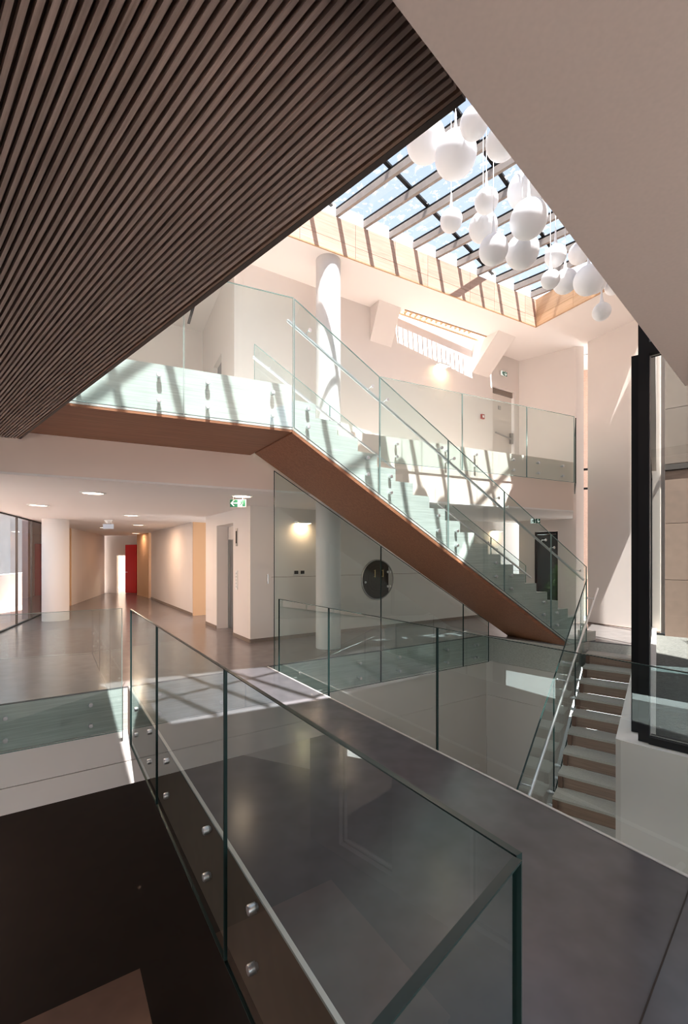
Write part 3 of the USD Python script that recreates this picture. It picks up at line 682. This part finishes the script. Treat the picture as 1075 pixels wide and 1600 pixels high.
# =================================================================== HALL OBJECTS
# porthole door in the hall back wall
pt = 3.20
pc = EL + PWD * pt; pn = right(PWD)
def disc(c, n, r, th, sections=64, r_in=None, z=0.0):
    """disc or ring of radius r, facing the horizontal n, back at c"""
    prof = [(0, 0), (r, 0), (r, th), (0, th)] if r_in is None else [(r_in, 0), (r, 0), (r, th * 0.7), (r - 0.008, th), (r_in + 0.006, th), (r_in, th * 0.7), (r_in, 0)]
    m = lathe(prof, sections); T = np.eye(4)
    n = np.array([n[0], n[1], 0.0]); x = np.array([0, 0, 1.0]); y = np.cross(n, x)
    T[:3, 0], T[:3, 1], T[:3, 2], T[:3, 3] = x, y, n, c
    m.apply_transform(T); return m
PC = (*(pc + pn * 0.002), 1.175)
o = begin('porthole_door', 'round dark glass porthole door with steel rim on the hall back wall under the stairs', 'round door', PC)
obj('rim', disc(PC, pn, 0.485, 0.035, r_in=0.455), M['steelm'], o, smooth=40)
obj('door_leaf', disc((*(pc + pn * 0.004), 1.175), pn, 0.454, 0.012), M['porthole'], o, smooth=40)
for k in range(5):
    obj('ring_line', disc((*(pc + pn * 0.016), 1.175), pn, 0.10 + 0.07 * k, 0.003, r_in=0.092 + 0.07 * k), M['void'], o, smooth=40)
for s in (-0.11, 0.13):
    c = pc + PWD * s
    obj('door_handle', rod((*(c + pn * 0.06), 1.23), (*(c + pn * 0.06), 1.41), 0.010, 10), M['brass'], o, smooth=40)
    obj('handle_foot', cat([rod((*(c + pn * 0.016), z), (*(c + pn * 0.06), z), 0.007, 8) for z in (1.25, 1.39)]), M['brass'], o, smooth=40)
for s, z in ((0.30, 1.35), (0.38, 1.35), (0.30, 1.00), (0.38, 1.00), (-0.37, 1.12)):
    obj('hinge_bolt', disc((*(pc + PWD * s + pn * 0.016), z), pn, 0.028, 0.02, 20), M['steel'], o, smooth=40)
obj('closing_plate', vplate(pc + pn * 0.0165, PWD, Point(0, 1.175).buffer(0.45).intersection(sbox(0.33, 0.5, 0.6, 1.9)), 0, 0.004), M['steelm'], o)
end()
# sockets and a pull handle on the same wall
for k, s in enumerate((1.02, 1.17)):
    c = EL + PWD * s + pn * 0.002
    o = begin('wall_socket', '%s of two small dark wall sockets below the lit wall lamp' % ('left' if k == 0 else 'right'), 'socket', (*c, 1.38), group=None)
    obj('face_plate', vplate(c, PWD, sbox(-0.06, 1.335, 0.06, 1.425), 0, 0.008), M['white'], o)
    obj('insert', vplate(c, PWD, sbox(-0.045, 1.35, 0.045, 1.42), 0.009, 0.014), M['black'], o)
    end()
c = EL + PWD * 0.36 + pn * 0.002
o = begin('pull_handle', 'short vertical steel pull handle on the hall wall left of the sockets', 'handle', (*c, 1.26))
obj('grip', rod((*(c + pn * 0.045), 1.17), (*(c + pn * 0.045), 1.36), 0.014, 12), M['steel'], o, smooth=40)
obj('mount', cat([rod((*c, z), (*(c + pn * 0.045), z), 0.009, 8) for z in (1.20, 1.33)]), M['steelm'], o, smooth=40)
end()
def wall_lamp(c, d, n, z, label):
    """small hooded wall washer: housing plate, hood, glowing underside and the light itself"""
    o = begin('wall_lamp', label, 'wall lamp', (*c, z))
    obj('back_plate', vplate(c, d, sbox(-0.10, z - 0.04, 0.10, z + 0.04), 0.001, 0.012), M['white'], o)
    obj('hood', vplate(c, d, sbox(-0.17, z, 0.17, z + 0.035), 0.013, 0.17), M['white'], o)
    obj('diffuser', vplate(c, d, sbox(-0.15, z - 0.012, 0.15, z - 0.001), 0.025, 0.155), M['lampglow'], o)
    end()
    l = UsdLux.DiskLight.Define(stage, str(o.GetPath()) + '/bulb')
    l.CreateRadiusAttr(0.06); l.CreateIntensityAttr(38.0); l.CreateColorAttr((1.0, 0.66, 0.36))
    q = n * 0.10
    l.AddTranslateOp().Set(Gf.Vec3d(float(q[0]), float(q[1]), -0.03))
    return o
wall_lamp(EL + PWD * 1.14 + pn * 0.001, PWD, pn, 2.42, 'warm glowing wall lamp in the hall left of the round column')
wall_lamp(EL + PWD * 7.55 + pn * 0.001, PWD, pn, 2.46, 'warm wall lamp under the gallery, seen through the stair glass')
wall_lamp(WB0 + WBD * 4.88 + wbn * 0.001, WBD, wbn, 6.44, 'warm wall lamp on the upper gallery wall under the rooflight')
# lift
lo = EL + D1 * 1.565
o = begin('lift_door', 'brushed steel lift door deep in the recess of the white lift wall', 'lift door', (*(lo + P1 * 0.30), 0))
fr = EL + P1 * 0.30
for a, b in ((1.04, 1.555), (1.565, 2.09)):
    obj('door_leaf', vplate(fr, D1, sbox(a, 0.004, b, 2.12), 0.02, 0.05), M['steelm'], o)
obj('frame_jamb', vplate(fr, D1, sbox(0.995, 0.002, 1.038, 2.43), -0.03, 0.06), M['steelm'], o)
obj('frame_jamb', vplate(fr, D1, sbox(2.092, 0.002, 2.135, 2.43), -0.03, 0.06), M['steelm'], o)
obj('frame_head', vplate(fr, D1, sbox(1.04, 2.13, 2.09, 2.43), -0.03, 0.06), M['doorpaint'], o)
end()
ce = EL + D1 * 0.76 - P1 * 0.002
o = begin('lift_call_panel', 'white lift call panel with round buttons at hand height beside the lift door', 'call panel', (*ce, 1.2))
obj('plate', vplate(ce, D1, sbox(-0.06, 1.02, 0.06, 1.42), -0.012, 0.0), M['white'], o)
for k in range(5): obj('button', disc((*(ce - P1 * 0.012), 1.08 + 0.07 * k), -P1, 0.018, 0.006, 16), M['steel'], o)
end()
o = begin('lift_display', 'narrow grey lift position display high beside the lift door', 'display', (*ce, 2.1))
obj('plate', vplate(ce, D1, sbox(-0.05, 1.94, 0.05, 2.32), -0.012, 0.0), M['steelm'], o)
obj('screen', vplate(ce, D1, sbox(-0.035, 2.0, 0.035, 2.26), -0.015, -0.0125), M['black'], o)
end()
# red door at the corridor end
o = begin('door', 'tall red door standing open at the end of the corridor', 'door', (-10.15, 21.42, 0), kind='structure')
rdir = V(0.62, -0.22); rdir /= np.linalg.norm(rdir)
obj('door_leaf', vplate(V(-10.40, 21.40), rdir, sbox(0, 0.02, 0.66, 2.30), -0.03, 0.02), M['red'], o)
obj('door_handle', rod((*(V(-10.40, 21.40) + rdir * 0.06 + right(rdir) * 0.06), 1.0), (*(V(-10.40, 21.40) + rdir * 0.17 + right(rdir) * 0.06), 1.0), 0.012, 10), M['steel'], o)
end()
# upper doors
du = WB0 + WBD * 6.83 - wbn * 0.06
o = begin('door', 'grey-white fire door with push bar on the upper gallery', 'door', (*du, Z1), kind='structure')
obj('door_leaf', vplate(du, WBD, sbox(0.03, Z1 + 0.01, 0.88, Z1 + 2.36), -0.05, -0.01), M['doorpaint'], o)
obj('frame_head', vplate(du, WBD, sbox(0.005, Z1 + 2.37, 0.905, Z1 + 2.51), -0.06, 0.0), M['skirt'], o)
obj('push_bar', rod((*(du + WBD * 0.10 + wbn * 0.07), Z1 + 1.27), (*(du + WBD * 0.80 + wbn * 0.07), Z1 + 1.17), 0.022, 12), M['steelm'], o, smooth=40)
obj('lock_case', vplate(du, WBD, sbox(0.78, Z1 + 1.05, 0.86, Z1 + 1.35), -0.008, 0.06), M['steelm'], o)
obj('vent', vplate(du, WBD, sbox(0.30, Z1 + 1.95, 0.40, Z1 + 2.05), -0.009, 0.01), M['steelm'], o)
end()
udd = V(1.45, -2.75); udd /= np.linalg.norm(udd)
o = begin('door', 'dark doorway leaf in the upper corridor wall', 'door', (*(ub + udd * 1.65), Z1), kind='structure')
obj('door_leaf', vplate(ub, udd, sbox(1.26, Z1 + 0.005, 2.04, Z1 + 2.09), -0.13, -0.09), M['doorgrey'], o)
obj('handle', rod((*(ub + udd * 1.35 - right(udd) * 0.07), Z1 + 1.0), (*(ub + udd * 1.35 - right(udd) * 0.07), Z1 + 1.3), 0.012, 8), M['steel'], o)
end()
o = begin('door', 'dark door in the end wall of the upper lobby', 'door', (*(uc + U * 2.6), Z1), kind='structure')
obj('door_leaf', vplate(uc, U, sbox(2.21, Z1 + 0.005, 2.94, Z1 + 2.09), -0.13, -0.09), M['doorgrey'], o)
end()
o = begin('door', 'dark glazed door under the gallery at the right, with a black frame', 'door', (*(KC + KD * 0.72), 0), kind='structure')
for a, b in ((0.425, 0.47), (0.97, 1.015)): obj('frame_jamb', vplate(KC, KD, sbox(a, 0.01, b, 2.41), -0.12, -0.02), M['black'], o)
obj('frame_head', vplate(KC, KD, sbox(0.472, 2.34, 0.968, 2.41), -0.12, -0.02), M['black'], o)
panel(o, KC - right(KD) * 0.07, KD, sbox(0.475, 0.01, 0.965, 2.335), 0.02, 'porthole', 'black', name='glass_pane')
end()
# red call point, upper gallery
c = WB0 + WBD * 6.40 + wbn * 0.002
o = begin('fire_call_point', 'small dark red fire call point on the upper gallery wall left of the door', 'call point', (*c, 5.45))
obj('case', vplate(c, WBD, sbox(-0.055, 5.39, 0.055, 5.51), 0, 0.05), M['darkred'], o)
obj('window', vplate(c, WBD, sbox(-0.03, 5.42, 0.03, 5.48), 0.0505, 0.054), M['white'], o)
end()
# exit signs: white and green halves with arrow, door and running figure
def man(s, x, y):
    """running figure, as polygons in a unit-high box"""
    P = [Point(0.60, 0.86).buffer(0.09), Polygon([(0.42, 0.74), (0.66, 0.74), (0.60, 0.44), (0.40, 0.44)]),
         LineString([(0.44, 0.72), (0.26, 0.60), (0.16, 0.68)]).buffer(0.045), LineString([(0.62, 0.70), (0.76, 0.54), (0.90, 0.56)]).buffer(0.045),
         LineString([(0.45, 0.46), (0.36, 0.26), (0.10, 0.22)]).buffer(0.055), LineString([(0.54, 0.46), (0.70, 0.28), (0.64, 0.05)]).buffer(0.055)]
    g = shapely.union_all(P)
    return shapely.affinity.translate(shapely.affinity.scale(g, s, s, origin=(0, 0)), x, y)
def exit_sign(c, d, z, h, label, left_arrow=True, down=False, plate=0.03):
    """c: centre (x, y) of the front face, d: reading direction, h: height; two square halves"""
    o = begin('exit_sign', label, 'exit sign', (*c, z))
    obj('housing', vplate(c, d, sbox(-h, z - h / 2, h, z + h / 2), -plate, 0), M['white'], o)
    pa, pm = (-h, 0.0) if left_arrow else (0.0, -h)
    obj('arrow_field', vplate(c, d, sbox(pa + h * 0.03, z - h * 0.47, pa + h * 0.97, z + h * 0.47), 0.0005, 0.003), M['green'], o)
    arrow = shapely.union_all([Polygon([(0.08, 0.5), (0.45, 0.86), (0.60, 0.86), (0.34, 0.58), (0.34, 0.42), (0.60, 0.14), (0.45, 0.14)]), sbox(0.22, 0.43, 0.92, 0.57)])
    if down: arrow = shapely.affinity.rotate(arrow, 90, origin=(0.5, 0.5))
    arrow = shapely.affinity.translate(shapely.affinity.scale(arrow, h, h, origin=(0, 0)), pa, z - h / 2)
    obj('arrow', vplate(c, d, arrow, 0.0035, 0.006), M['signwhite'], o)
    obj('figure_field', vplate(c, d, sbox(pm + h * 0.03, z - h * 0.47, pm + h * 0.97, z + h * 0.47), 0.0005, 0.003), M['signwhite'], o)
    obj('door_leaf', vplate(c, d, sbox(pm + h * (0.62), z - h * 0.42, pm + h * 0.92, z + h * 0.42), 0.0035, 0.0045), M['green'], o)
    obj('running_figure', vplate(c, d, man(h * 0.86, pm + h * 0.03, z - h * 0.43), 0.005, 0.0065), M['green'] , o)
    for s in (-0.6, 0.6): obj('hanger', rod((*(c + d * h * s - right(d) * plate / 2), z + h / 2), (*(c + d * h * s - right(d) * plate / 2), z + h / 2 + 0.05), 0.006, 8), M['white'], o)
    end(); return o
exit_sign(V(-1.80, 7.62), V(1.0, 0.02), 2.62, 0.135, 'green exit sign with a left arrow and running figure, hanging by the lift')
exit_sign(WB0 + WBD * 7.24 + wbn * 0.05, WBD, 6.77, 0.125, 'white and green exit sign above the upper gallery door', left_arrow=False, down=True)
exit_sign(V(5.05, 11.85), V(1.0, 0.0), 2.66, 0.125, 'white and green exit sign under the gallery, right of the stairs', left_arrow=False, down=True)
# hall downlights
for x, y, lab in ((-4.0, 7.16, 'round ceiling downlight in the hall, nearest the front edge at left'), (-6.0, 8.82, 'round ceiling downlight in the hall close to the window wall'), (-5.19, 10.95, 'round ceiling downlight in the middle of the hall ceiling'),
                  (-1.71, 7.53, 'round ceiling downlight beside the hanging exit sign'), (-6.5, 14.2, 'round ceiling downlight at the corridor mouth, right of the sensor'), (-8.2, 15.4, 'round ceiling downlight at the corridor mouth, left of the sensor'), (-8.9, 19.2, 'round ceiling downlight deep in the corridor')):
    o = begin('ceiling_downlight', lab, 'downlight', (x, y, ZC))
    ring = lathe([(0.15, 0), (0.19, 0), (0.19, -0.008), (0.155, -0.014), (0.15, -0.012), (0.15, 0)], 40); ring.apply_translation((x, y, ZC - 0.001)); obj('trim_ring', ring, M['white'], o, smooth=40)
    dk = trimesh.creation.cylinder(0.148, height=0.006, sections=40); dk.apply_translation((x, y, ZC - 0.006)); obj('diffuser', dk, M['downglow'], o)
    end()
    l = UsdLux.DiskLight.Define(stage, str(o.GetPath()) + '/bulb')
    l.CreateRadiusAttr(0.13); l.CreateIntensityAttr(10.0 if x > -2 else (120.0 if y < 15 else 22.0)); l.CreateColorAttr((1.0, 0.66, 0.44)); l.AddTranslateOp().Set(Gf.Vec3d(0, 0, -0.02))
x, y = -6.45, 12.3
o = begin('ceiling_sensor', 'small white domed sensor on the hall ceiling', 'sensor', (x, y, ZC))
for nm, pr in (('base', [(0, 0), (0.11, 0), (0.11, -0.03), (0, -0.03)]), ('dome', [(0.08, -0.031), (0.075, -0.07), (0.05, -0.10), (0, -0.11)])):
    m = lathe(pr, 32); m.apply_translation((x, y, ZC - 0.001)); obj(nm, m, M['white'], o, smooth=40)
end()
x, y = -6.35, 12.1
o = begin('hanging_plate', 'blue-grey sign plate hanging under the hall ceiling below the sensor', 'sign', (x, y, 2.6))
obj('plate', vplate(V(x - 0.14, y), V(1, 0.05), sbox(0, 2.47, 0.28, 2.60), -0.01, 0.01), M['bluegrey'], o)
for q in (0.05, 0.23): obj('hanger', rod((x - 0.14 + q, y, 2.60), (x - 0.14 + q, y, ZC - 0.002), 0.005, 8), M['white'], o)
end()
# upper lobby ceiling slot
sx = V(-3.05, 9.75)
o = struct('trim', bar((-3.30, 9.9, ZR - 0.006), (-3.72, 10.75, ZR - 0.006), 0.06, 0.01), M['black'], 'dark linear slot in the upper lobby ceiling', 'ceiling slot')
# brown plinth on the lower floor
pq = [V(-2.24, 4.9), V(-2.24, 4.9) - D1 * 2.2, V(-2.24, 4.9) - D1 * 2.2 - D2 * 2.4, V(-2.24, 4.9) - D2 * 2.4]
o = begin('plinth', 'low brown plinth on the dark lower floor at the bottom left', 'plinth', (-3, 3.5, -3.3))
obj('body', prism(pq, -3.299, -2.83), M['plinth'], o); obj('top_board', prism(Polygon([tuple(q) for q in pq]).buffer(0.015, join_style=2), -2.829, -2.80), M['plinth'], o)
end()

# =================================================================== GLOBE PENDANTS
GL = [  # x, y, z of the globe's centre, radius, label
 (1.126, 6.193, 7.445, 0.265, 'big white globe lamp half hidden by the slatted soffit, far left of the cluster'),
 (1.487, 5.984, 7.060, 0.273, 'biggest white globe lamp, top of the cluster next to the soffit corner'),
 (1.601, 5.522, 7.039, 0.173, 'white globe lamp at the very top of the cluster, cut by the beige soffit'),
 (1.974, 5.600, 6.880, 0.200, 'white globe lamp peeping past the beige soffit edge near the top'),
 (1.575, 6.600, 6.650, 0.160, 'small white globe lamp on a long stem, lowest at the left of the cluster'),
 (1.968, 6.207, 6.624, 0.159, 'small white globe lamp on a long stem above two stacked bigger globes'),
 (2.041, 6.587, 6.542, 0.206, 'medium white globe lamp, middle one of the left stack of three'),
 (2.003, 6.021, 5.824, 0.189, 'medium white globe lamp, lowest of the left stack of three'),
 (2.625, 6.500, 7.020, 0.250, 'big white globe lamp, topmost of the right stack of three'),
 (2.382, 5.796, 6.063, 0.231, 'big white globe lamp, middle one of the right stack of three'),
 (2.483, 6.259, 5.963, 0.223, 'big white globe lamp, lowest of the right stack of three'),
 (3.296, 7.000, 6.400, 0.160, 'small white globe lamp on a stem above a close pair of globes'),
 (3.157, 6.871, 5.950, 0.137, 'small white globe lamp, left of the close pair near the curb corner'),
 (3.613, 7.341, 6.209, 0.189, 'medium white globe lamp, right of the close pair near the curb corner'),
 (3.814, 7.000, 6.020, 0.220, 'big white globe lamp at the right, in front of the orange curb'),
 (4.551, 8.140, 6.693, 0.199, 'white globe lamp behind the big one at the right of the cluster'),
 (4.174, 7.280, 5.680, 0.140, 'small white globe lamp hanging lowest and furthest right, below the curb'),
 (4.911, 8.200, 6.640, 0.140, 'small white globe lamp almost hidden behind the beige soffit, far right'),
 (4.135, 7.900, 7.050, 0.180, 'white globe lamp behind the beige soffit edge above the small stemmed one'),
]
for x, y, z, r, lab in GL:
    o = begin('globe_pendant', lab, 'pendant lamp', (x, y, z), group='white globe pendants under the skylight')
    g = trimesh.creation.icosphere(4, r); g.apply_translation((x, y, z)); obj('globe', g, M['globe'], o, smooth=True)
    hs_ = 0.16 + r * 0.55
    st = lathe([(0, 0), (0.042, 0), (0.026, 0.05), (0.016, hs_ * 0.6), (0.011, hs_), (0, hs_)], 20); st.apply_translation((x, y, z + r - 0.008)); obj('stem', st, M['globe'], o, smooth=40)
    zt = 7.955
    for q in blines: pass
    top = 8.128 if SKY.contains(Point(x, y)) else ZR
    if z + r + hs_ < top - 0.03: obj('cord', rod((x, y, z + r - 0.009 + hs_), (x, y, top - 0.004), 0.006, 8), M['cord'], o)
    end()

# =================================================================== OUTSIDE
def ground(name, poly, z, m, label, c): return struct(name, prism(poly, z - 0.1, z), m, label, c)
ground('terrace', [CW0 - CWD * 6.4 - V(0.15, 0.05), CW0 + CWD * 8.0 - V(0.15, 0.05), V(-40, 22), V(-40, 2)], -0.03, M['terrace'], 'reddish stone terrace outside the left window', 'terrace')
pw0, pw1 = V(-10.6, 13.1), V(-12.6, 18.6)
struct('wall_terrace', wallseg(pw0 - (pw1 - pw0) * 1.4, pw1, -0.03, 1.13, 0.25, -1), M['parapet'], 'bright white parapet wall outside the left window', 'wall')
ground('courtyard', [cB - vwd * 4 - right(vwd) * 0.25, cA - right(vwd) * 0.25, cA - right(vwd) * 9, cB - vwd * 4 - right(vwd) * 9], -3.3, M['gravel'], 'sunken gravel yard outside the left wall of the void, out of sight', 'gravel')
struct('wall_slit_outside', wallseg(V(6.2, 13.6), V(8.5, 13.2), -0.05, 8.0, 0.2, -1), M['ply'][0], 'tan wall outside the slit window', 'wall')
o = thing('facade', 'grey building front with dark horizontal louvres outside the left window', 'building')
f0, f1 = V(-15.5, 13.0), V(-19.5, 28.0); fd = (f1 - f0) / np.linalg.norm(f1 - f0)
obj('wall', wallseg(f0 - fd * 8, f1, -0.03, 7.0, 0.3, -1), M['facade'], o)
for k in range(7):
    a = 0.1 + 1.05 * k - 3.2
    panel(o, f0 + right(fd) * 0.04, fd, sbox(a, 0.3, a + 1.0, 3.4), 0.03, 'porthole', 'black', name='glass_pane')
for k in range(24):
    obj('louvre', bxd((*(f0 + fd * 5.6 + right(fd) * 0.10), 0.9 + 0.13 * k), fd, 3.2, 0.12, 0.06), M['louver'], o)
# patio on the right
ground('patio', [W0 + V(0.25, 0.15), W0 + W1D * 4.6 + V(0.25, 0.2), V(16, 0), V(16, 14), V(7.2, 10.9)], -0.05, M['gravel'], 'grey gravel bed of the patio outside the black window', 'gravel')
t0, t1 = V(7.16, 10.03), V(15.0, 3.45); td = (t1 - t0) / np.linalg.norm(t1 - t0)
o = thing('patio_wall', 'tan panelled patio wall with a dark horizontal rail, behind the black window', 'wall')
for i in range(8):
    for j, (a, b) in enumerate(((-0.05, 1.2), (1.21, 2.45), (2.46, 3.62), (3.78, 5.0), (5.01, 6.2), (6.21, 7.4))):
        obj('wall_panel', vplate(t0, td, sbox(i * 1.2 + 0.004, a, i * 1.2 + 1.196, b), -0.06, 0), (M['tanpanel'][(i * 3 + j * 2) % 3] if j < 3 else M['brownpanel']), o)
obj('rail', vplate(t0, td, sbox(0, 3.64, 9.6, 3.76), -0.10, 0.05), M['louver'], o, label='dark horizontal rail')
obj('core', vplate(t0, td, sbox(0, -0.05, 9.6, 7.4), -0.2, -0.065), M['skirt'], o)
r0_, r1_ = V(5.4, 1.35), V(11.8, 6.85)
rdn = (r1_ - r0_) / np.linalg.norm(r1_ - r0_)
struct('wall_patio_side', cat([wallseg(r0_ - rdn * 2.0, r0_ - rdn * 0.005, 7.46, 12.0, 0.25, 1), wallseg(r0_, r0_ + rdn * 2.7, -0.05, 17.0, 0.25, 1), wallseg(r0_ + rdn * 2.705, r1_, -0.05, 9.9, 0.25, 1)]), M['fascia'], 'tall wall closing the patio on its far right, out of sight', 'wall')
ground('forecourt', [V(-12, -4.25), V(14, -4.25), V(14, -30), V(-12, -30)], -0.05, M['terrace'], 'stone forecourt outside the windows behind the viewer, out of sight', 'terrace')
placed = []
for k in range(40):
    rr = rng.uniform(0.10, 0.30)
    s, w = rng.uniform(0.4, 5.2), rng.uniform(0.45, 4.5)
    c = W0 + W1D * s * 0.8 + V(0.72, 0.72) * w
    if (c - lin) @ right(W2D) < 0.7 + rr or any(np.linalg.norm(c - q) < rr * 1.5 + g * 1.5 for q, g in placed) or (c - r0_) @ right(r1_ - r0_) / 8.4 > -0.5: continue
    placed.append((c, rr))
    m = trimesh.creation.icosphere(2, 1.0)
    nz = meshkit.fbm(m.vertices * 1.6 + k * 7.3, 3)
    m.vertices = m.vertices * (0.72 + 0.55 * nz)[:, None] * np.array([rr, rr * rng.uniform(0.7, 1.1), rr * rng.uniform(0.45, 0.7)])
    m.apply_translation((0, 0, -m.bounds[0][2])); m.apply_transform(trimesh.transformations.rotation_matrix(rng.uniform(0, 6), [0, 0, 1]))
    o = tag(obj('boulder', m, M['rock'], None, smooth=True), 'grey boulder lying in the gravel bed behind the black framed window', 'rock', group='boulders in the patio gravel')
    UsdGeom.Xformable(o).AddTranslateOp().Set(Gf.Vec3d(float(c[0]), float(c[1]), -0.06))
def bush(name, c, r, h, m, label, nleaf=700):
    o = thing(name, label, 'shrub', (*c, -0.05))
    st = []
    for k in range(7):
        a = rng.uniform(0, 6.28); st.append(rod((0, 0, 0), (math.cos(a) * r * 0.5, math.sin(a) * r * 0.5, h * rng.uniform(0.5, 0.8)), 0.02, 6))
    obj('stem', cat(st), M['bark'], o)
    n = rng.normal(size=(nleaf, 3)); n /= np.linalg.norm(n, axis=1)[:, None]
    p = n * rng.uniform(0.55, 1.0, (nleaf, 1)) * np.array([r, r, h * 0.5]) + [0, 0, h * 0.55]
    a = rng.normal(size=(nleaf, 3)); a /= np.linalg.norm(a, axis=1)[:, None]
    b = np.cross(a, n); b /= np.linalg.norm(b, axis=1)[:, None] + 1e-9
    L_ = rng.uniform(0.05, 0.10, (nleaf, 1))
    v = np.stack([p - a * L_, p + b * L_ * 0.45, p + a * L_, p - b * L_ * 0.45], 1).reshape(-1, 3)
    i = np.arange(nleaf)[:, None] * 4
    f = np.vstack([np.hstack([i, i + 1, i + 2]), np.hstack([i, i + 2, i + 3])])
    q = obj('foliage', (v, f), m, o) if False else usdkit.mesh(stage, str(o.GetPath()) + '/foliage', (v, f), m).GetPrim()
    q.SetCustomDataByKey('kind', 'stuff')
bush('shrub', V(7.6, 8.6), 0.5, 1.5, M['leaf'], 'green leafy shrub in the patio near the tan wall, closest to the stairs')
bush('shrub', V(9.0, 7.75), 0.5, 1.2, M['leaf2'], 'reddish shrub in the patio between two green ones')
bush('shrub', V(10.1, 6.7), 0.6, 1.6, M['leaf'], 'green leafy shrub in the patio furthest from the stairs')
